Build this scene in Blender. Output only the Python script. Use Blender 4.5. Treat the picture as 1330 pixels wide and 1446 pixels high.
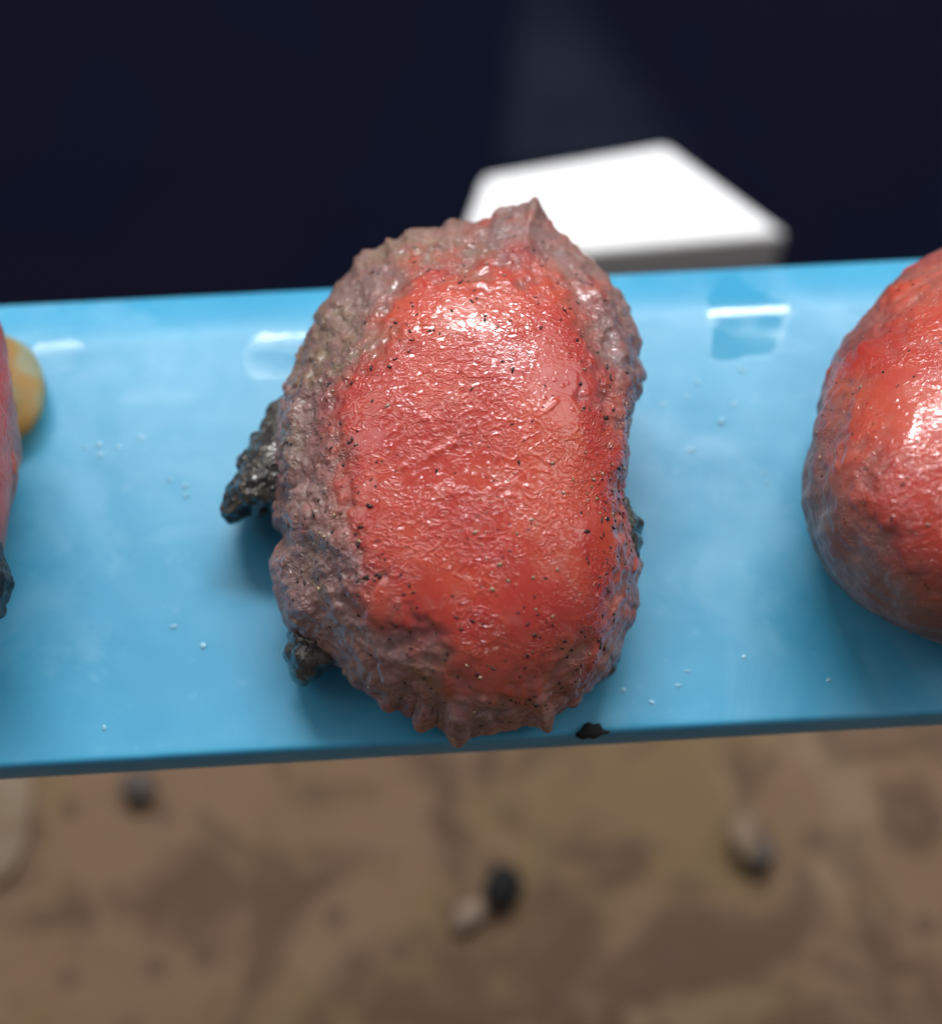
import bpy, math
import numpy as np
from mathutils import Vector, Matrix

MM = 0.001
for o in list(bpy.data.objects):
    bpy.data.objects.remove(o)
scene = bpy.context.scene
COL = scene.collection
rng = np.random.default_rng(7)

# ------------------------------------------------------------------ camera
PW, PH = 1330.0, 1446.0
ELEV = math.radians(66)
DIST = 0.110
TARGET = np.array([0.0, 0.0, 0.006])
FOVV = 2 * math.atan(0.0385 / DIST)
CAM = TARGET + DIST * np.array([0, -math.cos(ELEV), math.sin(ELEV)])
cd = bpy.data.cameras.new('camera')
co = bpy.data.objects.new('camera', cd)
COL.objects.link(co)
co.location = CAM
co.rotation_euler = (math.pi / 2 - ELEV, 0, 0)
cd.sensor_fit = 'VERTICAL'
cd.sensor_height = 24.0
cd.lens = 12.0 / math.tan(FOVV / 2)
cd.clip_start = 0.002
cd.clip_end = 20
cd.dof.use_dof = True
cd.dof.focus_distance = 0.1035
cd.dof.aperture_fstop = 9.2
cd.dof.aperture_blades = 0
scene.camera = co

# ------------------------------------------------------------------ world and lamps
w = bpy.data.worlds.new('World')
scene.world = w
w.use_nodes = True
bg = w.node_tree.nodes['Background']
bg.inputs[0].default_value = (0.92, 0.94, 1.0, 1)
bg.inputs[1].default_value = 0.17


def area_lamp(name, loc, aim, sx, sy, power, col):
    l = bpy.data.lights.new(name, 'AREA')
    l.shape = 'RECTANGLE'
    l.size, l.size_y = sx, sy
    l.energy = power
    l.color = col
    o = bpy.data.objects.new(name, l)
    o.location = loc
    o.rotation_euler = (Vector(aim) - Vector(loc)).to_track_quat('-Z', 'Y').to_euler()
    COL.objects.link(o)
    return o


# a bright window-like panel above and behind the board, added soft fill panels to both sides, a weak far ceiling
area_lamp('ceiling_panel', (0.10, 0.75, 0.90), (0, 0.06, 0), 1.2, 0.6, 2.0, (1.0, 0.97, 0.94))
area_lamp('right_fill_panel', (0.62, 0.22, 0.62), (0, 0.02, 0), 0.6, 0.6, 2.5, (1.0, 0.98, 0.96))
area_lamp('left_fill_panel', (-0.62, 0.22, 0.62), (0, 0.02, 0), 0.6, 0.6, 2.0, (1.0, 0.98, 0.96))
area_lamp('rear_panel', (0.00, 0.368, 0.46), (0, 0.02, 0), 0.44, 0.080, 3.8, (0.97, 0.98, 1.0))

scene.view_settings.view_transform = 'Standard'
scene.view_settings.look = 'None'
scene.view_settings.exposure = 0.0
scene.view_settings.gamma = 1.0
scene.render.engine = 'CYCLES'
scene.render.resolution_x, scene.render.resolution_y = 941, 1024

# ------------------------------------------------------------------ helpers
FWD = np.array([0, math.cos(ELEV), -math.sin(ELEV)])
RGT = np.array([1.0, 0, 0])
UP = np.cross(RGT, FWD)
TANV = math.tan(FOVV / 2)


def ray(px, py):
    """direction through a point of the picture (array friendly)"""
    px = np.asarray(px, float)
    py = np.asarray(py, float)
    u = (px - PW / 2) / (PH / 2) * TANV
    v = (PH / 2 - py) / (PH / 2) * TANV
    return FWD + u[..., None] * RGT + v[..., None] * UP


def on_plane(px, py, z0, slope=0.0, y0=0.0):
    """point on the plane z = z0 + slope*(y-y0)"""
    d = ray(px, py)
    t = (z0 + slope * (CAM[1] - y0) - CAM[2]) / (d[..., 2] - slope * d[..., 1])
    return CAM + t[..., None] * d


def ss(a, b, x):
    t = np.clip((x - a) / (b - a), 0, 1)
    return t * t * (3 - 2 * t)


def _hash(ix, iy, iz, seed):
    h = (ix * 374761393 + iy * 668265263 + iz * 2147483647 + seed * 974634777) & 0xFFFFFFFF
    h = ((h ^ (h >> 13)) * 1274126177) & 0xFFFFFFFF
    h = h ^ (h >> 16)
    return h


def noise3(p, scale, seed=0):
    """gradient noise, about -1..1"""
    q = np.asarray(p) * scale + 1000.37
    i = np.floor(q).astype(np.int64)
    f = q - i
    u = f * f * f * (f * (f * 6 - 15) + 10)
    out = 0
    for dx in (0, 1):
        for dy in (0, 1):
            for dz in (0, 1):
                h = _hash(i[:, 0] + dx, i[:, 1] + dy, i[:, 2] + dz, seed)
                gx = ((h & 1023) / 511.5 - 1)
                gy = (((h >> 10) & 1023) / 511.5 - 1)
                gz = (((h >> 20) & 1023) / 511.5 - 1)
                d = gx * (f[:, 0] - dx) + gy * (f[:, 1] - dy) + gz * (f[:, 2] - dz)
                wgt = (u[:, 0] if dx else 1 - u[:, 0]) * (u[:, 1] if dy else 1 - u[:, 1]) * (u[:, 2] if dz else 1 - u[:, 2])
                out = out + d * wgt
    return out * 1.5


def fbm(p, scale, seed=0, octv=3):
    a, s, tot = 1.0, scale, 0
    for k in range(octv):
        tot = tot + a * noise3(p, s, seed + k * 17)
        a *= 0.5
        s *= 2.1
    return tot


def worley(p, scale, seed=0):
    """distance to nearest cell point, 0..~1"""
    q = np.asarray(p) * scale + 500.11
    i = np.floor(q).astype(np.int64)
    best = np.full(len(q), 9.0)
    for dx in (-1, 0, 1):
        for dy in (-1, 0, 1):
            for dz in (-1, 0, 1):
                c = i + np.array([dx, dy, dz])
                h = _hash(c[:, 0], c[:, 1], c[:, 2], seed)
                fx = c[:, 0] + (h & 1023) / 1023
                fy = c[:, 1] + ((h >> 10) & 1023) / 1023
                fz = c[:, 2] + ((h >> 20) & 1023) / 1023
                d = (q[:, 0] - fx) ** 2 + (q[:, 1] - fy) ** 2 + (q[:, 2] - fz) ** 2
                best = np.minimum(best, d)
    return np.sqrt(best)


def link(name, me, parent=None, **props):
    o = bpy.data.objects.new(name, me)
    COL.objects.link(o)
    if parent:
        o.parent = parent
    for k, v in props.items():
        o[k] = v
    return o


def mesh_from(name, V, F, mat, smooth=True):
    me = bpy.data.meshes.new(name)
    V = np.asarray(V, np.float32)
    if isinstance(F, np.ndarray):
        n, k = F.shape
        me.vertices.add(len(V))
        me.vertices.foreach_set('co', V.ravel())
        me.loops.add(n * k)
        me.loops.foreach_set('vertex_index', F.astype(np.int32).ravel())
        me.polygons.add(n)
        me.polygons.foreach_set('loop_start', np.arange(0, n * k, k, dtype=np.int32))
        me.update(calc_edges=True)
        me.validate()
    else:
        me.from_pydata(V.tolist(), [], F)
    if smooth:
        me.polygons.foreach_set('use_smooth', np.ones(len(me.polygons), bool))
    me.materials.append(mat)
    me.update()
    return me


def attr(me, name, vals):
    a = me.attributes.new(name, 'FLOAT', 'POINT')
    a.data.foreach_set('value', np.asarray(vals, np.float32))


# ------------------------------------------------------------------ node helper
class NT:
    def __init__(self, name):
        self.m = bpy.data.materials.new(name)
        self.m.use_nodes = True
        self.t = self.m.node_tree
        self.p = self.t.nodes['Principled BSDF']
        self.out = self.t.nodes['Material Output']
        tc = self.n('ShaderNodeTexCoord')
        mp = self.n('ShaderNodeMapping')
        mp.inputs['Scale'].default_value = (1000, 1000, 1000)    # object space in millimetres
        self.l(tc.outputs['Object'], mp.inputs['Vector'])
        self.co = mp.outputs[0]

    def n(self, t, **k):
        nd = self.t.nodes.new(t)
        for a, b in k.items():
            setattr(nd, a, b)
        return nd

    def l(self, a, b):
        self.t.links.new(a, b)

    def val(self, sock, v):
        if hasattr(v, 'is_linked') or hasattr(v, 'links'):
            self.l(v, sock)
        else:
            sock.default_value = v

    def stretch(self, s, rot=(0, 0, 0)):
        mp = self.n('ShaderNodeMapping')
        mp.inputs['Scale'].default_value = s
        mp.inputs['Rotation'].default_value = rot
        self.l(self.co, mp.inputs['Vector'])
        return mp.outputs[0]

    def noise(self, scale, detail=2, rough=0.5, dist=0.0, vec=None, out=0):
        nd = self.n('ShaderNodeTexNoise')
        self.l(vec or self.co, nd.inputs['Vector'])
        nd.inputs['Scale'].default_value = scale
        nd.inputs['Detail'].default_value = detail
        nd.inputs['Roughness'].default_value = rough
        nd.inputs['Distortion'].default_value = dist
        return nd.outputs[out]

    def voro(self, scale, feature='F1', vec=None, rand=1.0):
        nd = self.n('ShaderNodeTexVoronoi', feature=feature)
        self.l(vec or self.co, nd.inputs['Vector'])
        nd.inputs['Scale'].default_value = scale
        nd.inputs['Randomness'].default_value = rand
        return nd.outputs['Distance']

    def math(self, op, a, b=None, clamp=False):
        nd = self.n('ShaderNodeMath', operation=op, use_clamp=clamp)
        self.val(nd.inputs[0], a)
        if b is not None:
            self.val(nd.inputs[1], b)
        return nd.outputs[0]

    def rmap(self, v, a, b, c=0.0, d=1.0, smooth=True):
        nd = self.n('ShaderNodeMapRange')
        nd.interpolation_type = 'SMOOTHSTEP' if smooth else 'LINEAR'
        self.l(v, nd.inputs['Value'])
        for k, x in zip(('From Min', 'From Max', 'To Min', 'To Max'), (a, b, c, d)):
            nd.inputs[k].default_value = x
        return nd.outputs[0]

    def mix(self, f, a, b):
        nd = self.n('ShaderNodeMix', data_type='RGBA')
        self.val(nd.inputs[0], f)
        for s, v in ((nd.inputs[6], a), (nd.inputs[7], b)):
            if isinstance(v, tuple):
                s.default_value = v + (1,)
            else:
                self.l(v, s)
        return nd.outputs[2]

    def attr(self, name):
        nd = self.n('ShaderNodeAttribute', attribute_name=name)
        return nd.outputs['Fac']

    def bump(self, h, dist_mm, strength=1.0, normal=None):
        nd = self.n('ShaderNodeBump')
        nd.inputs['Strength'].default_value = strength
        nd.inputs['Distance'].default_value = dist_mm * MM
        self.l(h, nd.inputs['Height'])
        if normal is not None:
            self.l(normal, nd.inputs['Normal'])
        return nd.outputs[0]

    def set(self, **k):
        for a, v in k.items():
            self.val(self.p.inputs[a.replace('_', ' ')], v)


# ------------------------------------------------------------------ materials
def flesh_material(name, squig=1.0, orange=0.0):
    t = NT(name)
    red = t.attr('red')
    dirt = t.attr('dirt')
    n1 = t.noise(0.16, 3, 0.55)
    n2 = t.noise(0.7, 3, 0.6)
    n3 = t.noise(3.2, 2, 0.6)
    redc = t.mix(t.rmap(n1, 0.36, 0.64), (0.41, 0.033, 0.023), (0.49, 0.066, 0.034))
    redc = t.mix(orange, redc, (0.48, 0.082, 0.038))
    redc = t.mix(t.rmap(n2, 0.50, 0.78, 0, 0.45), redc, (0.47, 0.090, 0.055))
    sk = t.mix(t.rmap(n1, 0.38, 0.62), (0.19, 0.110, 0.108), (0.24, 0.146, 0.130))
    sk = t.mix(t.math('MULTIPLY', t.attr('olive'), t.rmap(n2, 0.36, 0.60, 0.2, 0.8)), sk, (0.20, 0.135, 0.078))
    sk = t.mix(t.rmap(n3, 0.54, 0.75, 0, 0.6), sk, (0.36, 0.25, 0.215))
    c = t.mix(red, sk, redc)
    c = t.mix(dirt, c, (0.13, 0.060, 0.050))
    # thin veils of grey slime caught on the red
    veil = t.math('MULTIPLY', t.rmap(t.noise(0.33, 4, 0.62, 0.6), 0.54, 0.72), 0.28)
    c = t.mix(veil, c, (0.42, 0.20, 0.17))
    # fine dark specks lying in the skin
    v = t.voro(1.15, vec=t.stretch((1, 1.5, 1)))
    gate = t.rmap(t.noise(0.22, 2), 0.47, 0.62)
    sp = t.math('MULTIPLY', t.rmap(v, 0.10, 0.17, 1, 0), gate)
    c = t.mix(t.math('MULTIPLY', sp, 0.8), c, (0.035, 0.018, 0.015))
    t.set(Base_Color=c)
    # wet relief: worm-like ridges and small beads
    wr = t.attr('wrinkle')
    flat = t.stretch((0.75, 1.20, 1.0), (0, 0, 0.30))
    a = t.noise(1.10, 0.7, 0.4, 1.7, vec=flat)
    ridge = t.rmap(t.math('ABSOLUTE', t.math('SUBTRACT', a, 0.5)), 0.0, 0.11, 1, 0)
    b = t.noise(1.9, 0.3, 0.4, 1.2, vec=flat)
    ridge2 = t.rmap(t.math('ABSOLUTE', t.math('SUBTRACT', b, 0.53)), 0.0, 0.12, 1, 0)
    ridge2 = t.math('MULTIPLY', ridge2, t.rmap(t.noise(0.5, 1), 0.40, 0.58))
    bead = t.rmap(t.voro(1.5), 0.05, 0.38, 1, 0)
    bead = t.math('MULTIPLY', bead, t.rmap(t.noise(0.8, 2), 0.42, 0.58))
    h = t.math('ADD', t.math('MULTIPLY', t.math('ADD', ridge, t.math('MULTIPLY', ridge2, 0.6)), wr),
               t.math('MULTIPLY', bead, 0.8))
    nb = t.bump(h, 0.080 * squig, 1.0)
    nsoft = t.bump(h, 0.030 * squig, 1.0)
    t.set(Normal=nsoft, Coat_Normal=nb, Roughness=0.40, Coat_Weight=t.attr('wetness'), Coat_Roughness=0.025, Coat_IOR=1.57, IOR=1.33,
          Subsurface_Weight=0.40, Subsurface_Scale=0.0022)
    t.p.inputs['Subsurface Radius'].default_value = (1.0, 0.30, 0.20)
    return t.m


def tuft_material():
    t = NT('dark_grit_mat')
    n = t.noise(0.8, 4, 0.65)
    c = t.mix(t.rmap(n, 0.40, 0.62), (0.014, 0.012, 0.012), (0.062, 0.052, 0.036))
    c = t.mix(t.rmap(t.noise(2.5, 2), 0.58, 0.72, 0, 0.7), c, (0.12, 0.10, 0.08))
    t.set(Base_Color=c, Roughness=0.35, Coat_Weight=0.7, Coat_Roughness=0.12)
    h = t.math('ADD', t.rmap(t.voro(1.6), 0.0, 0.5, 1, 0), t.noise(4, 2))
    t.set(Normal=t.bump(h, 0.16))
    return t.m


def lobe_material():
    t = NT('yellow_jelly')
    n = t.noise(0.20, 1, 0.5)
    c = t.mix(t.rmap(n, 0.42, 0.56), (0.62, 0.66, 0.44), (0.78, 0.42, 0.12))
    t.set(Base_Color=c, Roughness=0.6, Specular_IOR_Level=0.3, Subsurface_Weight=0.2, Subsurface_Scale=0.003, Transmission_Weight=0.7, IOR=1.36)
    t.set(Normal=t.bump(t.noise(0.9, 2), 0.15))
    return t.m


def board_material():
    t = NT('blue_plastic')
    wet = t.attr('wet')
    n = t.noise(0.05, 4, 0.6)
    c = t.mix(t.rmap(n, 0.35, 0.65), (0.048, 0.312, 0.515), (0.058, 0.35, 0.555))
    c = t.mix(t.rmap(t.noise(0.5, 4, 0.7), 0.58, 0.78, 0, 0.35), c, (0.20, 0.47, 0.66))
    c = t.mix(t.rmap(t.noise(0.075, 5, 0.65, 0.8), 0.46, 0.66, 0, 0.42), c, (0.165, 0.45, 0.64))
    c = t.mix(t.math('MULTIPLY', wet, 0.55), c, (0.050, 0.315, 0.51))
    scr = t.noise(0.9, 3, 0.6, vec=t.stretch((0.06, 1.8, 1), (0, 0, 0.25)))
    rough = t.math('ADD', t.rmap(t.noise(0.12, 4, 0.65), 0.3, 0.7, 0.38, 0.47), t.math('MULTIPLY', t.rmap(scr, 0.6, 0.7), 0.06))
    rough = t.math('SUBTRACT', rough, t.math('MULTIPLY', wet, 0.34), clamp=True)
    t.set(Base_Color=c, Roughness=rough, IOR=1.5, Subsurface_Weight=0.22, Subsurface_Scale=0.0025)
    t.p.inputs['Subsurface Radius'].default_value = (0.15, 0.6, 1.0)
    h = t.math('ADD', t.noise(0.30, 3, 0.6), t.math('MULTIPLY', t.noise(3.0, 2, 0.6), 0.10))
    t.set(Normal=t.bump(h, 0.022))
    return t.m


def simple(name, col, rough=0.5, coat=0.0, var=0.0, var_scale=0.5, col2=None, bump=0.0):
    t = NT(name)
    if col2:
        c = t.mix(t.rmap(t.noise(var_scale, 4, 0.6), 0.38, 0.62), col, col2)
        t.set(Base_Color=c)
    else:
        t.p.inputs['Base Color'].default_value = col + (1,)
    t.set(Roughness=rough, Coat_Weight=coat)
    if bump:
        t.set(Normal=t.bump(t.noise(var_scale * 2, 4, 0.6), bump))
    return t.m


def ground_material():
    t = NT('brown_ground_mat')
    a = t.noise(0.040, 3, 0.5, 0.8)
    b = t.noise(0.050, 5, 0.62, 0.8)
    c = t.mix(t.rmap(a, 0.42, 0.58), (0.158, 0.096, 0.038), (0.170, 0.098, 0.052))
    c = t.mix(t.rmap(t.noise(0.028, 3, 0.55, 0.6), 0.48, 0.62, 0, 0.85), c, (0.225, 0.152, 0.084))
    c = t.mix(t.rmap(b, 0.47, 0.60, 0, 0.95), c, (0.088, 0.042, 0.019))
    c = t.mix(t.rmap(t.voro(0.13), 0.10, 0.26, 0.8, 0), c, (0.085, 0.042, 0.022))
    c = t.mix(t.rmap(t.noise(0.6, 3, 0.7), 0.45, 0.75, 0, 0.35), c, (0.08, 0.05, 0.03))
    t.set(Base_Color=c, Roughness=0.75)
    t.set(Normal=t.bump(b, 0.8))
    return t.m


def mat_material():
    t = NT('dark_mat_mat')
    n = t.noise(0.03, 3, 0.5)
    c = t.mix(t.rmap(n, 0.4, 0.6), (0.0016, 0.0029, 0.0105), (0.0029, 0.0028, 0.0092))
    painted_glow = t.attr('painted_glow')
    c = t.mix(t.math('MULTIPLY', painted_glow, t.rmap(t.noise(0.06, 4, 0.6), 0.2, 0.8, 0.6, 1.0)), c, (0.012, 0.0145, 0.024))  # faint glow beyond the white block, painted into the mat colour
    t.set(Base_Color=c, Roughness=0.85, Specular_IOR_Level=0.04)
    return t.m


M_FLESH = flesh_material('wet_flesh')
M_FLESH2 = flesh_material('wet_flesh_smoother', 0.5, 0.12)
M_TUFT = tuft_material()
M_TUFTB = simple('black_grit_mat', (0.006, 0.005, 0.005), 0.6, 0.1, col2=(0.014, 0.011, 0.010), var_scale=0.8, bump=0.1)
M_LOBE = lobe_material()
M_BOARD = board_material()
M_GROUND = ground_material()
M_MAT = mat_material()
M_WHITE = simple('white_plastic', (0.88, 0.88, 0.88), 0.35)
M_SPECK = simple('dark_speck', (0.018, 0.012, 0.010), 0.35)
M_GRAIN = simple('tan_grain', (0.42, 0.31, 0.20), 0.3, 0.6, col2=(0.24, 0.17, 0.09), var_scale=0.8)
M_BLACK = simple('black_pebble_mat', (0.003, 0.003, 0.003), 0.9, col2=(0.005, 0.004, 0.004), var_scale=0.4, bump=0.2)
M_PALE = simple('pale_chip_mat', (0.28, 0.205, 0.145), 0.7, col2=(0.22, 0.155, 0.11), var_scale=0.3, bump=0.2)
M_GREY = simple('grey_stone_mat', (0.085, 0.062, 0.048), 0.7, col2=(0.06, 0.048, 0.042), var_scale=0.25, bump=0.3)
t_ = NT('water')
t_.set(Base_Color=(1, 1, 1, 1), Roughness=0.02, IOR=1.33, Transmission_Weight=1.0)
M_WATER = t_.m
M_FLECK = simple('pale_fleck_mat', (0.22, 0.50, 0.66), 0.2, 1.0)

# ------------------------------------------------------------------ setting: ground, dark mat
GZ = -0.085
gx = np.linspace(-0.6, 0.6, 121)
gy = np.linspace(-0.35, 0.9, 126)
X, Y = np.meshgrid(gx, gy)
P = np.stack([X.ravel(), Y.ravel(), np.zeros(X.size)], 1)
P[:, 2] = GZ + 0.0006 * fbm(P, 30, 3)
n0, n1 = len(gx), len(gy)
I = np.arange(n0 * n1).reshape(n1, n0)
F = np.stack([I[:-1, :-1].ravel(), I[:-1, 1:].ravel(), I[1:, 1:].ravel(), I[1:, :-1].ravel()], 1)
link('ground', mesh_from('ground', P, F, M_GROUND), kind='structure')

# board edges as seen; everything else is measured from them
BT = 0.0042                                    # board thickness
back_l, back_r = on_plane(np.array([0., 1330]), np.array([430., 372]), -0.0016)
front_l, front_r = on_plane(np.array([0., 1330]), np.array([1092., 1003]), -0.0004)
print('BOARD', back_l, back_r, front_l, front_r)
db = back_r - back_l
df = front_r - front_l
ang = math.atan2((db + df)[1], (db + df)[0])
AX = np.array([math.cos(ang), math.sin(ang), 0])
AY = np.array([-math.sin(ang), math.cos(ang), 0])
yb = ((back_l + back_r) / 2 @ AY)
yf = ((front_l + front_r) / 2 @ AY)
print('angle', math.degrees(ang), 'width', yb - yf, math.degrees(math.atan2(db[1], db[0])), math.degrees(math.atan2(df[1], df[0])))

# dark mat: a thin sheet on the ground behind the board
my0 = on_plane(np.array([665.]), np.array([640.]), GZ)[0][1]
mx = np.linspace(-0.5, 0.5, 421)
myy = np.linspace(my0, 0.8, 301)
X, Y = np.meshgrid(mx, myy)
P = np.stack([X.ravel(), Y.ravel(), np.full(X.size, GZ + 0.004)], 1)
q = P - CAM
uu = (q @ RGT) / (q @ FWD) / TANV * PH / 2 + PW / 2
vv = PH / 2 - (q @ UP) / (q @ FWD) / TANV * PH / 2
P[:, 2] += 0.0004 * fbm(P, 25, 9)
n0 = len(mx)
I = np.arange(P.shape[0]).reshape(len(myy), n0)
F = np.stack([I[:-1, :-1].ravel(), I[:-1, 1:].ravel(), I[1:, 1:].ravel(), I[1:, :-1].ravel()], 1)
# front skirt so the sheet has thickness
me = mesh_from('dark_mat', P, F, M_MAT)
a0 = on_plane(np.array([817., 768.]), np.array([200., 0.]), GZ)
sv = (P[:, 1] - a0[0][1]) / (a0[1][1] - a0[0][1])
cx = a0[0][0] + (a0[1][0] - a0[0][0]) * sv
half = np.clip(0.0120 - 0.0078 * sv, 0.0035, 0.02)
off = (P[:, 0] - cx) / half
painted_glow = np.where(off < 0, np.exp(-np.abs(off) ** 10), np.exp(-np.abs(off) ** 3)) * ss(-0.4, -0.1, sv) * (1 - ss(0.2, 1.5, sv))  # wedge shape of the painted glow, fading away from the block
attr(me, 'painted_glow', painted_glow)
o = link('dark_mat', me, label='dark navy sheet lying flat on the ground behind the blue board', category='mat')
sm = o.modifiers.new('thickness', 'SOLIDIFY')
sm.thickness = 0.0035
sm.offset = -1


def box_prism(name, top_xy, z0, z1, mat, bev=0.0015):
    """bevelled prism with the given top corners"""
    import bmesh
    bm = bmesh.new()
    vs = [bm.verts.new((x, y, z1)) for x, y in top_xy]
    f = bm.faces.new(vs)
    r = bmesh.ops.extrude_face_region(bm, geom=[f])
    for v in r['geom']:
        if isinstance(v, bmesh.types.BMVert):
            v.co.z = z0
    bmesh.ops.recalc_face_normals(bm, faces=bm.faces)
    bmesh.ops.bevel(bm, geom=list(bm.edges), offset=bev, segments=3, affect='EDGES', profile=0.5)
    me = bpy.data.meshes.new(name)
    bm.to_mesh(me)
    bm.free()
    me.materials.append(mat)
    return me


# white block on the mat
zt = GZ + 0.019
tc = on_plane(np.array([684., 940., 1112., 640.]), np.array([248., 204., 330., 372.]), zt)
link('white_block', box_prism('white_block', [(p[0], p[1]) for p in tc], GZ + 0.0052, zt, M_WHITE, 0.001),
     label='bright white flat block on the dark sheet behind the board', category='block')

# ------------------------------------------------------------------ blue board
nx, L = 900, 0.24
prof = []                                      # (y across, z) from bottom front, over the top, to bottom back
prof += [(yf + 0.0008, -BT), (yf + 0.0002, -BT + 0.0003), (yf, -BT + 0.0008), (yf, -0.0009)]
for k in range(1, 9):                          # small rounded front edge
    a = math.pi / 2 * k / 8
    prof.append((yf + 0.0005 * (1 - math.cos(a)), -0.0005 + 0.0005 * math.sin(a)))
roll = 0.0055                                  # rounded far edge
for k in range(1, 101):
    prof.append((yf + 0.0005 + (yb - roll - yf - 0.0005) * k / 100, 0.0))
for k in range(1, 31):
    s = k / 30
    prof.append((yb - roll + roll * s, -0.0016 * s ** 1.9))
prof += [(yb + 0.0005, -0.0021), (yb + 0.0006, -0.0028), (yb + 0.0002, -BT + 0.0004), (yb - 0.001, -BT)]
prof = np.array(prof)
xs = np.linspace(-L / 2, L / 2, nx)
A, S = np.meshgrid(np.arange(len(prof)), xs)
yy = prof[A.ravel(), 0]
zz = prof[A.ravel(), 1]
V = S.ravel()[:, None] * AX + yy[:, None] * AY
V[:, 2] = zz
top = (V[:, 2] > -0.0021)
V[:, 2] += top * 0.00003 * fbm(V, 120, 5, 2)
npf = len(prof)
I = np.arange(nx * npf).reshape(nx, npf)
J = np.roll(I, -1, axis=1)
F = np.stack([I[:-1].ravel(), I[1:].ravel(), J[1:].ravel(), J[:-1].ravel()], 1)
caps = [I[0].tolist(), I[-1][::-1].tolist()]
me = mesh_from('blue_board', V, F.tolist() + caps, M_BOARD)


def blob(px, py, rx, ry, pw=2.0):
    c = on_plane(np.array([float(px)]), np.array([float(py)]), 0.0)[0]
    e = on_plane(np.array([px + rx, float(px)]), np.array([float(py), py + ry]), 0.0)
    ax, ay = e[0][0] - c[0], c[1] - e[1][1]
    wob = 1 + 0.45 * noise3(V, 320, int(px))
    r = ((V[:, 0] - c[0]) / ax) ** 2 + ((V[:, 1] - c[1]) / ay) ** 2
    return 1 - ss(0.88, 1.0, np.sqrt(r) * wob + 0.12 * noise3(V, 900, 5))


V[:, 2] += top * 0.000018 * noise3(V, 420, 61)
me.vertices.foreach_set('co', V.astype(np.float32).ravel())
wet = np.zeros(len(V))
for b, k_ in (((1050, 450, 62, 62), 1.0), ((80, 500, 40, 26), 0.72), ((395, 500, 60, 34), 0.75), ((150, 650, 40, 16), 0.35), ((265, 690, 30, 20), 0.3), ((890, 590, 30, 16), 0.3), ((330, 800, 55, 60), 0.3), ((470, 1000, 70, 25), 0.35), ((905, 720, 22, 70), 0.3), ((1135, 880, 50, 50), 0.35), ((1000, 640, 60, 22), 0.25), ((60, 900, 60, 40), 0.25), ((220, 560, 70, 14), 0.25)):
    wet = np.maximum(wet, k_ * blob(*b))
attr(me, 'wet', wet)
bo = link('blue_board', me, label='long sky blue plastic strip carrying the red lumps', category='board')
# ------------------------------------------------------------------ lumps
def closed_radius(pts, c, thetas, smooth=0):
    pts = np.asarray(pts, float) - np.asarray(c, float)
    th = np.arctan2(pts[:, 1], pts[:, 0])
    r = np.hypot(pts[:, 0], pts[:, 1])
    o_ = np.argsort(th)
    th, r = th[o_], r[o_]
    th = np.concatenate([th - 2 * np.pi, th, th + 2 * np.pi])
    r = np.concatenate([r, r, r])
    # interpolate in many steps along the polygon, then sample by angle
    out = np.interp(thetas, th, r)
    for _ in range(smooth):
        out = 0.25 * np.roll(out, 1) + 0.5 * out + 0.25 * np.roll(out, -1)
    return out


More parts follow.
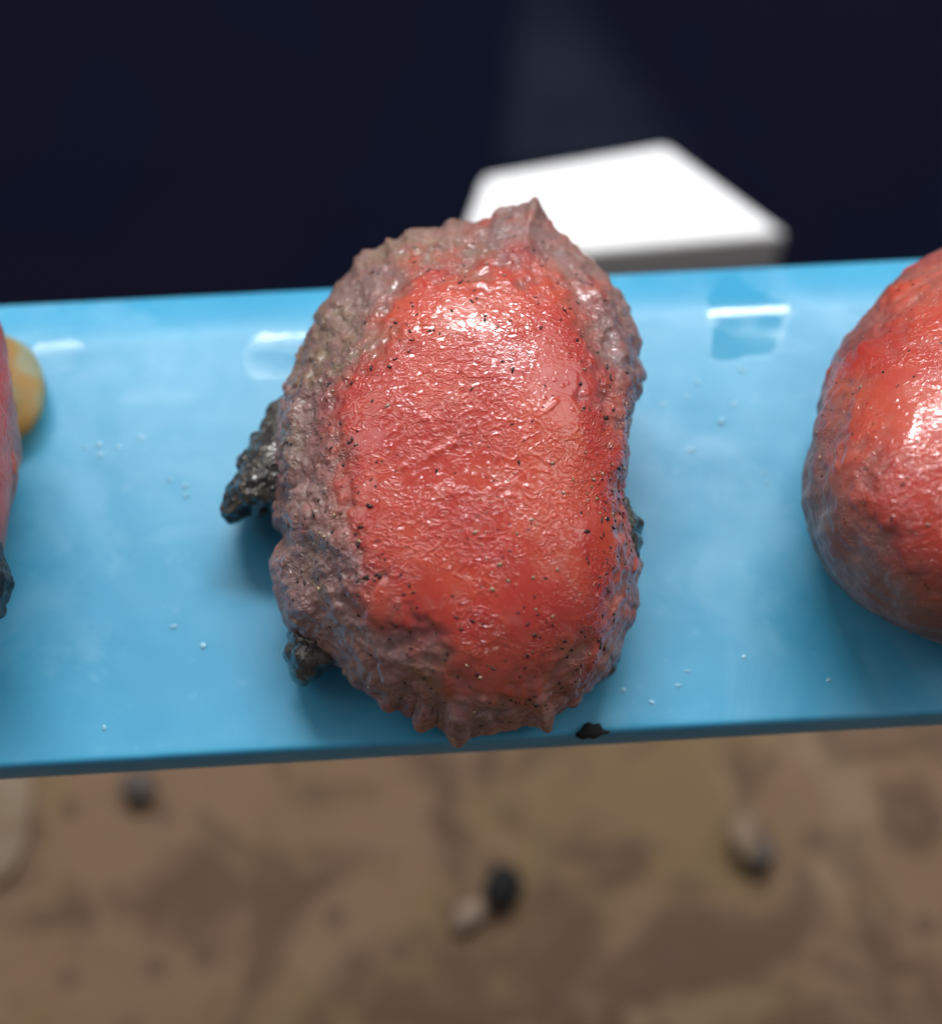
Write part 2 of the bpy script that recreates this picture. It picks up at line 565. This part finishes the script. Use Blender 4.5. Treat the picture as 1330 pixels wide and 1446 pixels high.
def lump(name, outline, centre, z0, slope, depth, mat, nt=360, nf=110, nb=30, expo=(2.4, 0.62), contact=0.66, sm=2,
         red=None, red_soft=0.10, redoff=-0.03, redmin=0.0, ragged=0.0, rimdry=0.4, displace=None, parent=None, dirtfn=None, zmin=0.00005, seed=0, label=None, shape=None):
    """solid lump: rim traced in world units on a sloping plane, domed above, tucked in below to its foot"""
    th = np.linspace(-np.pi, np.pi, nt, endpoint=False)
    R1 = closed_radius(outline, centre, th, sm)
    ft = np.fft.rfft(R1)
    R0 = np.fft.irfft(ft * np.exp(-(np.arange(len(ft)) / 5.0) ** 2), nt)
    if ragged:
        arc = np.cumsum(np.hypot(np.diff(R1 * np.cos(th), append=0), np.diff(R1 * np.sin(th), append=0)))
        loop = np.stack([np.cos(th), np.sin(th), 0 * th], 1) * R1.mean()
        R1 = R1 + ragged * (noise3(loop, 1 / 26., 101) + 0.7 * noise3(loop, 1 / 11., 103) + 0.5 * np.maximum(0, noise3(loop, 1 / 16., 105)) * ss(0.5, 0.8, np.sin(th)) * 3 * np.clip(0.3 + 1.5 * noise3(loop, 1 / 60., 107), 0, 1))
    R = R1
    c0 = on_plane(np.array([float(centre[0])]), np.array([float(centre[1])]), z0)[0]
    y0 = c0[1]
    rings_r = np.concatenate([np.linspace(0.004, 0.90, int(nf * 0.72)), 0.90 + 0.10 * np.sin(np.linspace(0, np.pi / 2, nf - int(nf * 0.72) + 1))[1:]])
    rows, rr, kind, tt = [], [], [], []
    for r in rings_r:
        k_ = ss(0.80, 1.0, r)
        R = R0 * (1 - k_) + R1 * k_
        px = centre[0] + R * r * np.cos(th)
        py = centre[1] + R * r * np.sin(th)
        base = on_plane(px, py, z0, slope, y0)
        d = ray(px, py)
        d /= np.linalg.norm(d, axis=1)[:, None]
        f = max(0.0, 1 - r ** expo[0]) ** expo[1]
        dd = depth * f * np.ones(nt)
        if shape is not None:
            dd = dd * shape(px, py, r)
        rows.append(base - d * dd[:, None])
        rr.append(np.full(nt, r))
    rim = rows[-1]
    R = R0
    pxc = centre[0] + R * contact * np.cos(th)
    pyc = centre[1] + R * contact * np.sin(th)
    foot = on_plane(pxc, pyc, zmin)
    for k in range(1, nb + 1):
        s = k / nb
        u = 1 - math.cos(s * math.pi / 2)
        v = math.sin(s * math.pi / 2)
        p = rim * (1 - u) + foot * u
        p[:, 2] = rim[:, 2] * (1 - v) + zmin * v
        rows.append(p)
        rr.append(np.full(nt, 1 + s))
    V = np.concatenate(rows)
    rad = np.concatenate(rr)
    ang_ = np.tile(th, len(rows))
    n = len(rows)
    G = V.reshape(n, nt, 3)
    du = np.roll(G, -1, axis=1) - np.roll(G, 1, axis=1)
    dv = np.gradient(G, axis=0)
    N = np.cross(dv, du).reshape(-1, 3)
    N /= np.linalg.norm(N, axis=1)[:, None] + 1e-20
    if (N[: nt * 5] @ (CAM - TARGET)).mean() < 0:
        N = -N
    # red mask
    if red is not None:
        Rr = closed_radius(red[1], red[0], th, 6)
        d = V - CAM
        w_ = d @ FWD
        px = (d @ RGT) / w_ / TANV * PH / 2 + PW / 2
        py = PH / 2 - (d @ UP) / w_ / TANV * PH / 2
        a2 = np.arctan2(py - red[0][1], px - red[0][0])
        rr2 = np.hypot(px - red[0][0], py - red[0][1])
        lim = np.interp(a2, np.concatenate([th, [np.pi]]), np.concatenate([Rr, [Rr[0]]]))
        q_ = rr2 / lim + redoff + 0.16 * fbm(V, 240, 21 + seed) + 0.07 * noise3(V, 1100, 31 + seed)
        redm = 1 - ss(1 - red_soft, 1 + red_soft, q_)
        redm = np.maximum(redm, redmin * ss(-0.004, -0.018, V[:, 1]) * ss(-0.6, 0.3, fbm(V, 200, 88)))
        redm = np.where(rad > 1.0, np.minimum(redm, 0.3), redm)
    else:
        redm = np.zeros(len(V))
        q_ = np.full(len(V), 2.0)
    if displace is not None:
        V = V + N * displace(V, rad, redm, q_)[:, None] * np.clip((2 - rad) * 4, 0, 1)[:, None]
    V[:, 2] = np.maximum(V[:, 2], zmin)
    # faces + pole fans
    I = np.arange(n * nt).reshape(n, nt)
    J = np.roll(I, -1, axis=1)
    Fq = np.stack([I[:-1].ravel(), J[:-1].ravel(), J[1:].ravel(), I[1:].ravel()], 1)
    V = np.concatenate([V, [V[:nt].mean(0)], [V[-nt:].mean(0)]])
    a, b = len(V) - 2, len(V) - 1
    fan1 = np.stack([np.full(nt, a), J[0], I[0]], 1)
    fan2 = np.stack([np.full(nt, b), I[-1], J[-1]], 1)
    faces = Fq.tolist() + fan1.tolist() + fan2.tolist()
    me = bpy.data.meshes.new(name)
    me.vertices.add(len(V))
    me.vertices.foreach_set('co', V.astype(np.float32).ravel())
    loops = np.concatenate([Fq.ravel(), fan1.ravel(), fan2.ravel()]).astype(np.int32)
    starts = np.concatenate([np.arange(len(Fq)) * 4, len(Fq) * 4 + np.arange(2 * nt) * 3]).astype(np.int32)
    me.loops.add(len(loops))
    me.loops.foreach_set('vertex_index', loops)
    me.polygons.add(len(starts))
    me.polygons.foreach_set('loop_start', starts)
    me.update(calc_edges=True)
    import bmesh
    bm = bmesh.new()
    bm.from_mesh(me)
    bmesh.ops.recalc_face_normals(bm, faces=bm.faces)
    bm.to_mesh(me)
    bm.free()
    me.polygons.foreach_set('use_smooth', np.ones(len(me.polygons), bool))
    me.materials.append(mat)
    attr(me, 'red', np.concatenate([redm, [1 if red else 0, 0]]))
    dm = dirtfn(V[:-2], rad, redm, q_) if dirtfn else np.zeros(len(V) - 2)
    attr(me, 'olive', np.concatenate([ss(-0.3, 0.5, noise3(V[:-2], 210, 83) + 0.9 * ss(-0.002, 0.010, V[:-2, 1]) * ss(0.006, -0.004, V[:-2, 0]) - 0.45), [0, 0]]))
    attr(me, 'wetness', np.concatenate([(0.78 + 0.22 * redm) * (1 - rimdry * ss(0.90 - 0.5 * (rimdry - 0.4), 1.0, rad)), [1, 0.3]]))
    attr(me, 'wrinkle', np.concatenate([wrinkle(V[:-2], redm), [0.5, 0.5]]))
    attr(me, 'dirt', np.concatenate([dm, [0, 0]]))
    o = link(name, me, parent)
    if label:
        o['label'] = label
    return o, V[:-2], N, rad, redm, q_


def root(name, px, py, **props):
    e = bpy.data.objects.new(name, None)
    e.empty_display_size = 0.005
    COL.objects.link(e)
    for k, v in props.items():
        e[k] = v
    return e


def project(V):
    d = V - CAM
    w_ = d @ FWD
    return (d @ RGT) / w_ / TANV * PH / 2 + PW / 2, PH / 2 - (d @ UP) / w_ / TANV * PH / 2


# creases and folds standing up from the skin of the central lump: course, width, height
STROKES = [([(590, 356), (640, 349), (690, 344), (745, 347), (772, 357), (800, 370), (828, 392)], 6, 0.00030),
           ([(572, 660), (600, 650), (622, 638), (642, 630)], 7, 0.00028), ([(640, 632), (656, 606)], 5, 0.00022),
           ([(548, 618), (575, 600), (604, 594)], 5, 0.00020), ([(680, 700), (712, 684), (744, 690)], 6, 0.00020),
           ([(690, 712), (722, 702), (750, 704)], 5, 0.00016), ([(600, 402), (622, 436), (600, 462)], 6, 0.00018),
           ([(690, 398), (664, 430), (676, 450)], 5, 0.00016), ([(640, 520), (664, 536), (690, 530)], 5, 0.00016),
           ([(760, 590), (786, 566), (828, 556)], 5, 0.00018), ([(560, 848), (600, 846), (628, 838)], 5, 0.00016),
           ([(470, 430), (446, 500), (424, 560), (416, 620), (410, 690)], 14, 0.00045),
           ([(395, 770), (430, 768), (462, 790), (480, 838), (505, 868)], 12, -0.00040),
           ([(840, 420), (868, 480), (880, 540), (872, 600), (868, 660)], 13, 0.00045)]


def flesh_disp(bead, knob, pearls=0):
    def f(V, rad, redm, q):
        sk = 1 - redm
        extra = np.zeros(len(V))
        if pearls:                              # round jelly beads along the rim, thickest at the far left shoulder
            cand = np.where((redm < 0.35) & (rad > 0.70) & (rad < 1.12))[0]
            far = ss(-0.004, 0.012, V[cand, 1]) * ss(0.010, -0.004, V[cand, 0])
            wg = (0.25 + 2.2 * far + 0.5 * (V[cand, 0] < -0.009))
            for i_ in rng.choice(cand, pearls, replace=False, p=wg / wg.sum()):
                r_ = rng.uniform(0.00014, 0.00040) * rng.uniform(0.6, 1.3)
                d_ = np.linalg.norm(V - V[i_], axis=1) / r_
                extra = np.maximum(extra, 0.55 * r_ * np.sqrt(np.clip(1 - d_ ** 2, 0, 1)))
        big = 0.00055 * fbm(V, 170, 2, 2) * (0.22 + 0.78 * sk)
        w1 = np.clip(1 - worley(V, 520, 4) / 0.60, 0, 1)
        w2 = np.clip(1 - worley(V, 1000, 6) / 0.60, 0, 1)
        kn = knob * np.sqrt(w1 * (2 - w1)) * sk * ss(-0.3, 0.5, noise3(V, 180, 8)) + 0.35 * knob * w2 * sk * ss(-0.1, 0.4, noise3(V, 240, 9))
        rdg = np.abs(noise3(V * np.array([0.8, 1.2, 1]) + 0.0006 * noise3(V, 700, 3)[:, None], 1050, 12))
        fine = bead * (1 - ss(0.0, 0.20, rdg)) * wrinkle(V, redm)
        grit = (0.00017 if pearls else 0.00006) * sk * (fbm(V, 800, 71, 3) + 0.8 * (0.35 - np.abs(noise3(V, 900, 72))))
        strokes = np.zeros(len(V))
        if pearls:
            px, py = project(V)
            for pts, wd, ht in STROKES:
                best = np.full(len(V), 1e9)
                for (x0, y0), (x1, y1) in zip(pts[:-1], pts[1:]):
                    tt = np.clip(((px - x0) * (x1 - x0) + (py - y0) * (y1 - y0)) / ((x1 - x0) ** 2 + (y1 - y0) ** 2), 0, 1)
                    best = np.minimum(best, np.hypot(px - x0 - tt * (x1 - x0), py - y0 - tt * (y1 - y0)))
                strokes = strokes + (ht if wd > 9 else 0.5 * ht * np.clip(0.4 + 1.6 * noise3(V, 900, 91), 0, 1.3)) * (1 if wd > 9 else 1) * ( np.exp(-((best + 3 * noise3(V, 700, 93)) / (wd if wd > 9 else 0.75 * wd)) ** 2) * (rad < 1))
        extra = extra + grit + strokes
        groove = -0.00012 * np.exp(-((q - 1.0) / 0.06) ** 2)
        step = 0.0004 * redm
        return big + kn + fine + groove + step + extra
    return f


def wrinkle(V, redm):
    n = noise3(V, 170, 15) + 0.6 * noise3(V, 420, 16)
    up = ss(-0.016, -0.004, V[:, 1])
    return np.clip(ss(-0.30, 0.35, n + 0.35 * up - 0.15), 0.05 + 0.10 * up, 1) * (0.55 + 0.45 * up)


def scatter(name, V, N, idx, sizes, mat, parent, stretch=1.6, sink=0.25, **props):
    """many small grains pressed into a surface, joined"""
    oct_v = np.array([[1, 0, 0], [-1, 0, 0], [0, 1, 0], [0, -1, 0], [0, 0, 1], [0, 0, -1],
                      [.62, .62, .3], [-.62, .62, .3], [.62, -.62, .3], [-.62, -.62, .3]], float)
    tri = [(0, 6, 4), (6, 2, 4), (2, 7, 4), (7, 1, 4), (1, 9, 4), (9, 3, 4), (3, 8, 4), (8, 0, 4),
           (6, 0, 5), (2, 6, 5), (7, 2, 5), (1, 7, 5), (9, 1, 5), (3, 9, 5), (8, 3, 5), (0, 8, 5)]
    vs, fs = [], []
    for i, s in zip(idx, sizes):
        nrm = N[i]
        a = np.cross(nrm, rng.normal(size=3))
        a /= np.linalg.norm(a)
        b = np.cross(nrm, a)
        k = 1 + (stretch - 1) * rng.random()
        q = oct_v * (1 + 0.25 * rng.normal(size=oct_v.shape))
        p = V[i] + s * ((q[:, :1] * a) * k + q[:, 1:2] * b * 0.85 + (q[:, 2:] * 0.55 + 0.4 - sink) * nrm)
        o = len(vs) * 0 + sum(len(x) for x in vs)
        vs.append(p)
        fs += [tuple(o + j for j in t) for t in tri]
    me = mesh_from(name, np.concatenate(vs), fs, mat, smooth=True)
    return link(name, me, parent, kind='stuff', **props)


# ---- central specimen
S1 = root('gelatinous_specimen', 650, 670, label='whole wet red lump with ragged grey-brown rim at the middle of the board',
          category='specimen')
OUT1 = [(757, 274), (763, 296), (770, 310), (785, 330), (806, 346), (822, 360), (845, 380), (864, 395), (876, 425), (885, 456), (895, 490), (902, 526),
        (893, 556), (887, 600), (885, 645), (879, 688), (892, 733), (900, 770), (902, 805), (897, 848), (884, 878), (870, 905), (858, 940), (840, 958),
        (812, 985), (780, 1003), (774, 1030), (757, 1018), (729, 1026), (705, 1030), (687, 1039), (662, 1041), (646, 1050), (632, 1032), (618, 1020), (594, 1026),
        (586, 1004), (565, 994), (547, 999), (535, 984), (519, 976), (500, 962), (486, 943), (470, 930), (448, 915), (428, 902), (412, 890), (400, 868), (393, 845),
        (386, 815), (384, 785), (392, 765), (397, 752), (385, 735), (386, 705), (394, 670), (392, 620), (394, 580), (399, 558), (414, 532), (430, 510), (442, 488), (454, 463),
        (466, 425), (474, 402), (492, 384), (500, 368), (512, 358), (536, 350), (546, 338), (565, 334), (584, 326), (610, 323), (640, 316), (668, 316), (692, 311), (712, 298), (735, 292), (749, 288)]
RED1 = ((680, 680), [(585, 385), (640, 372), (700, 362), (742, 356), (785, 372), (815, 410), (840, 470), (862, 560), (872, 640), (872, 740), (882, 840), (862, 915), (812, 965), (730, 985),
                     (645, 962), (575, 920), (520, 862), (490, 800), (470, 730), (458, 650), (470, 590), (492, 530), (520, 470), (550, 420)])


def dirt1(V, rad, redm, q):
    low = ss(-0.012, -0.022, V[:, 1])
    n = fbm(V, 300, 41)
    d = 0.55 * low * (1 - redm) * ss(-0.5, 0.5, n) + 0.5 * np.exp(-((q - 1.0) / 0.10) ** 2) * ss(0.05, 0.6, n)
    left = ss(-0.008, -0.014, V[:, 0])
    d = d + 0.25 * left * ss(0.0, 0.6, n) + 0.5 * (rad > 1.05)
    return np.clip(d, 0, 0.85)


ob, V1, N1, rad1, red1, q1 = lump('body', OUT1, (655, 680), 0.0068, 0.20, 0.0098, M_FLESH, nt=1000, nf=290, nb=50, expo=(3.3, 0.62),
                                  contact=0.64, sm=1, red=RED1, red_soft=0.19, redoff=0.03, redmin=0.24, ragged=3.8, displace=flesh_disp(0.00004, 0.00040, 90), parent=S1, dirtfn=dirt1)
front = np.where((rad1 < 0.97) & (rad1 > 0.1))[0]
wgt = rad1[front] * (0.15 + np.exp(-((q1[front] - 0.95) / 0.16) ** 2) + 0.5 * ss(0.1, 0.5, noise3(V1[front], 250, 77)))
pick = rng.choice(front, 520, replace=False, p=wgt / wgt.sum())
scatter('dark_grit', V1, N1, pick, rng.uniform(0.00005, 0.00013, 520) * rng.uniform(0.7, 1.4, 520), M_SPECK, S1, 2.2, 0.35)
wgt = rad1[front] * (0.1 + ss(0.1, 0.5, noise3(V1[front], 220, 99)))
pick = rng.choice(front, 100, replace=False, p=wgt / wgt.sum())
scatter('sand_grain', V1, N1, pick, rng.uniform(0.00005, 0.00017, 100), M_GRAIN, S1, 1.5, 0.3)


def tuft_disp(amp, sc=700):
    def f(V, rad, redm, q):
        return amp * (np.clip(1 - worley(V, sc, 14) / 0.62, 0, 1) + 0.8 * fbm(V, sc * 0.6, 18))
    return f


lump('dark_tuft', [(415, 556), (385, 568), (368, 608), (352, 636), (335, 668), (321, 693), (311, 720), (321, 731), (339, 720), (352, 712), (366, 722), (374, 708), (388, 722), (415, 728), (425, 650)],
     (382, 665), 0.0052, 0.10, 0.0030, M_TUFT, nt=320, nf=60, nb=16, expo=(2.0, 0.6), contact=0.8, ragged=5.0, displace=tuft_disp(0.00034, 850), parent=S1, zmin=0.0015,
     label='dark gritty clawed tuft on the left side')
lump('dark_tuft', [(418, 880), (409, 905), (407, 938), (411, 957), (427, 964), (443, 956), (452, 942), (470, 936), (500, 930), (490, 895), (445, 878)],
     (437, 918), 0.0035, 0.1, 0.0026, M_TUFT, nt=200, nf=40, nb=14, expo=(2.0, 0.6), contact=0.8, displace=tuft_disp(0.0003, 600), parent=S1, zmin=0.0012,
     label='small dark knobbed tuft at the lower left')
lump('dark_tuft', [(866, 705), (880, 702), (893, 720), (900, 752), (900, 790), (890, 800), (878, 770)], (884, 748), 0.0072, 0.1, 0.0016, M_TUFT, nt=140, nf=30, nb=10,
     expo=(2, 0.6), contact=0.8, displace=tuft_disp(0.0003, 900), parent=S1, zmin=0.004, label='olive dark patch on the right flank')
lump('dark_tuft', [(862, 900), (872, 912), (869, 935), (857, 956), (842, 962), (838, 945), (850, 915)], (856, 932), 0.0038, 0.1, 0.0010, M_TUFT, nt=120, nf=24, nb=10,
     expo=(2, 0.6), contact=0.8, displace=tuft_disp(0.0002, 900), parent=S1, zmin=0.0015, label='black shred under the lower right rim')

# ---- right specimen
S2 = root('gelatinous_specimen', 1400, 640, label='smooth domed red lump cut off by the right side of the picture', category='specimen')
OUT2 = [(1330, 354), (1290, 376), (1250, 408), (1215, 450), (1180, 512), (1152, 580), (1139, 640), (1137, 700), (1147, 757), (1170, 800), (1210, 840), (1250, 868), (1290, 887), (1330, 897),
        (1430, 905), (1540, 860), (1625, 760), (1650, 640), (1615, 490), (1540, 390), (1430, 342)]
RED2 = ((1400, 610), [(1330, 330), (1250, 390), (1200, 455), (1152, 540), (1165, 640), (1188, 700), (1232, 772), (1285, 825), (1320, 870), (1420, 890), (1560, 810), (1640, 640), (1560, 400), (1430, 330)])


def dirt2(V, rad, redm, q):
    n = fbm(V, 260, 51)
    return np.clip(0.35 * (1 - redm) * ss(-0.4, 0.5, n) + 0.6 * (rad > 1.05) + 0.2 * ss(0.2, 0.7, n), 0, 0.8)


ob2, V2, N2, rad2, red2, q2 = lump('body', OUT2, (1400, 640), 0.0088, 0.10, 0.0120, M_FLESH2, nt=600, nf=190, nb=40, expo=(2.15, 0.55), contact=0.62, sm=8,
                                   red=RED2, red_soft=0.24, redoff=0.10, ragged=2.0, rimdry=0.85, displace=flesh_disp(0.00003, 0.00010), parent=S2, dirtfn=dirt2, seed=3)
front = np.where((rad2 < 0.97) & (rad2 > 0.2))[0]
wgt = rad2[front] * (0.2 + np.exp(-((q2[front] - 0.9) / 0.2) ** 2))
pick = rng.choice(front, 110, replace=False, p=wgt / wgt.sum())
scatter('dark_grit', V2, N2, pick, rng.uniform(0.00005, 0.00012, 110), M_SPECK, S2, 1.8, 0.4)
pick = rng.choice(front, 60, replace=False, p=wgt / wgt.sum())
scatter('sand_grain', V2, N2, pick, rng.uniform(0.00006, 0.00014, 60), M_GRAIN, S2, 1.4, 0.3)

# ---- left specimen
S3 = root('gelatinous_specimen', -180, 640, label='dull pinkish lump with a yellow lobe, only its edge showing at the left', category='specimen')
OUT3 = [(-8, 446), (0, 474), (7, 520), (11, 580), (10, 640), (8, 700), (4, 736), (-10, 780), (-60, 880), (-200, 930), (-350, 830), (-410, 640), (-360, 460), (-240, 370), (-110, 350), (-30, 395)]
RED3 = ((-200, 640), [(0, 500), (18, 640), (0, 760), (-200, 880), (-380, 640), (-200, 400)])
ob3, V3, N3, rad3, red3, q3 = lump('body', OUT3, (-190, 650), 0.0085, 0.15, 0.0100, M_FLESH2, nt=500, nf=130, nb=30, expo=(2.4, 0.58), contact=0.62, sm=3, red=RED3, red_soft=0.25, redoff=-0.12, rimdry=0.85,
                                   displace=flesh_disp(0.00005, 0.00030), parent=S3, seed=5)
lump('yellow_lobe', [(-40, 462), (14, 476), (44, 494), (60, 528), (63, 558), (52, 590), (32, 612), (8, 628), (-40, 630), (-80, 550)], (0, 550), 0.0020, 0.0, 0.0016, M_LOBE,
     nt=200, nf=50, nb=16, expo=(2.0, 0.55), contact=0.75, sm=6, parent=S3, label='translucent yellow-green lobe')
lump('dark_tuft', [(-40, 742), (-8, 754), (-3, 768), (-2, 786), (6, 800), (7, 830), (0, 848), (0, 866), (-40, 868), (-60, 800)], (-15, 805), 0.0095, 0.1, 0.0028, M_TUFTB,
     nt=240, nf=40, nb=14, expo=(2, 0.6), contact=0.8, ragged=4.0, displace=tuft_disp(0.0002, 900), parent=S3, zmin=0.006, label='black gritty tuft')
# ------------------------------------------------------------------ small things
# black scrap on the front edge of the board
lump('black_scrap', [(812, 1037), (821, 1031), (829, 1020), (838, 1025), (846, 1021), (851, 1030), (863, 1033), (850, 1038), (832, 1040)], (835, 1031), 0.0004, 0.0, 0.0005, M_BLACK,
     nt=120, nf=24, nb=10, expo=(2, 0.6), contact=0.9, sm=2, displace=tuft_disp(0.00015, 900))[0].update_tag()
sc_ = bpy.data.objects['black_scrap']
sc_['label'] = 'tiny black scrap on the front edge of the blue board'
sc_['category'] = 'scrap'


def pebble(name, outline, centre, hgt, mat, label, cat, sm=6, seed=1):
    o = lump(name, outline, centre, GZ + hgt * 0.4, 0.0, hgt * 0.6, mat, nt=120, nf=26, nb=12, expo=(2.0, 0.55), contact=0.8, sm=sm,
             displace=lambda V, rad, r, q: hgt * 0.10 * fbm(V, 350, seed), zmin=GZ + 0.0002)[0]
    o['label'] = label
    o['category'] = cat
    return o


pebble('pebble', [(712, 1218), (732, 1232), (734, 1256), (722, 1278), (700, 1284), (684, 1270), (685, 1246), (696, 1226)], (708, 1252), 0.004, M_BLACK,
       'small black pebble on the brown ground below the board', 'pebble', seed=3)
pebble('stone_chip', [(676, 1268), (684, 1282), (668, 1306), (650, 1318), (637, 1314), (640, 1296), (658, 1276)], (660, 1294), 0.0025, M_PALE,
       'small pale chip touching the black pebble on the ground', 'chip', seed=5)
pebble('stone_chip', [(1045, 1140), (1062, 1146), (1070, 1180), (1066, 1215), (1052, 1222), (1036, 1200), (1032, 1165)], (1051, 1182), 0.0035, simple('beige_chip_mat', (0.21, 0.145, 0.09), 0.7, col2=(0.15, 0.10, 0.062), var_scale=0.3),
       'long beige stone chip lying on the ground at the lower right', 'chip', seed=7)
pebble('pebble', [(1066, 1175), (1082, 1178), (1090, 1200), (1084, 1224), (1068, 1230), (1058, 1210)], (1074, 1203), 0.003, M_GREY,
       'grey pebble beside the long beige chip on the ground', 'pebble', seed=9)
pebble('flat_stone', [(-60, 1080), (30, 1085), (48, 1110), (40, 1160), (28, 1210), (10, 1240), (-50, 1260), (-100, 1180)], (-30, 1165), 0.0014, simple('flat_stone_mat', (0.20, 0.145, 0.095), 0.8, col2=(0.165, 0.11, 0.062), var_scale=0.15),
       'pale flat stone under the board at the left side', 'stone', seed=11)
pebble('pebble', [(180, 1090), (212, 1092), (220, 1110), (210, 1130), (188, 1132), (172, 1114)], (196, 1112), 0.003, M_GREY,
       'grey pebble half hidden under the front edge of the board', 'pebble', seed=13)
# pale flecks on the board, their light colour standing in for wet glints
dv, df_ = [], []
spots = [(115, 1052, 9, 4), (148, 1028, 3, 4), (218, 1050, 4, 3), (245, 885, 7, 3), (287, 912, 6, 5), (140, 628, 5, 6), (143, 643, 6, 4), (200, 618, 10, 3), (168, 632, 5, 3), (262, 686, 5, 5),
         (240, 678, 4, 3), (263, 700, 4, 4), (122, 632, 4, 3), (975, 636, 8, 4), (1036, 570, 4, 5), (1018, 595, 6, 6), (920, 992, 5, 4), (957, 968, 5, 3), (970, 948, 5, 2), (1052, 1008, 4, 3),
         (1050, 928, 3, 4), (1078, 668, 4, 3), (1082, 684, 3, 3), (1047, 522, 6, 4), (985, 540, 4, 5), (935, 570, 8, 2), (970, 560, 3, 5), (1212, 800, 4, 4), (1170, 960, 4, 4), (880, 975, 4, 4)]
for _ in range(45):
    x_, y_ = rng.uniform(20, 1320), rng.uniform(560, 1060)
    s_ = rng.uniform(0.6, 1.6)
    spots.append((x_, y_, s_, s_ * rng.uniform(0.6, 1.2)))
for (px, py, rx, ry) in spots:
    c = on_plane(np.array([float(px)]), np.array([float(py)]), 0.0)[0]
    if not (yf + 0.0015 < c @ AY < yb - roll):
        continue
    o0 = sum(len(x) for x in dv)
    k_, m_ = 14, 5
    ring = []
    sx, sy = rx * 4.6e-5, ry * 4.8e-5
    hh = 0.45 * min(sx, sy)
    for j in range(m_):
        ph = math.pi / 2 * j / m_
        for i in range(k_):
            a = 2 * math.pi * i / k_
            wob = 1 + 0.18 * math.sin(2 * a + px) + 0.1 * math.sin(3 * a + py)
            ring.append((c[0] + sx * wob * math.cos(ph) * math.cos(a), c[1] + sy * wob * math.cos(ph) * math.sin(a), 0.00003 + hh * math.sin(ph)))
    ring.append((c[0], c[1], 0.00003 + hh))
    dv.append(np.array(ring))
    for j in range(m_ - 1):
        for i in range(k_):
            i2 = (i + 1) % k_
            df_.append((o0 + j * k_ + i, o0 + j * k_ + i2, o0 + (j + 1) * k_ + i2, o0 + (j + 1) * k_ + i))
    for i in range(k_):
        df_.append((o0 + (m_ - 1) * k_ + i, o0 + (m_ - 1) * k_ + (i + 1) % k_, o0 + m_ * k_))
me = mesh_from('pale_flecks', np.concatenate(dv), df_, M_FLECK)
link('pale_flecks', me, kind='stuff', label='scattered tiny pale flecks and painted glints on the blue board', category='flecks')
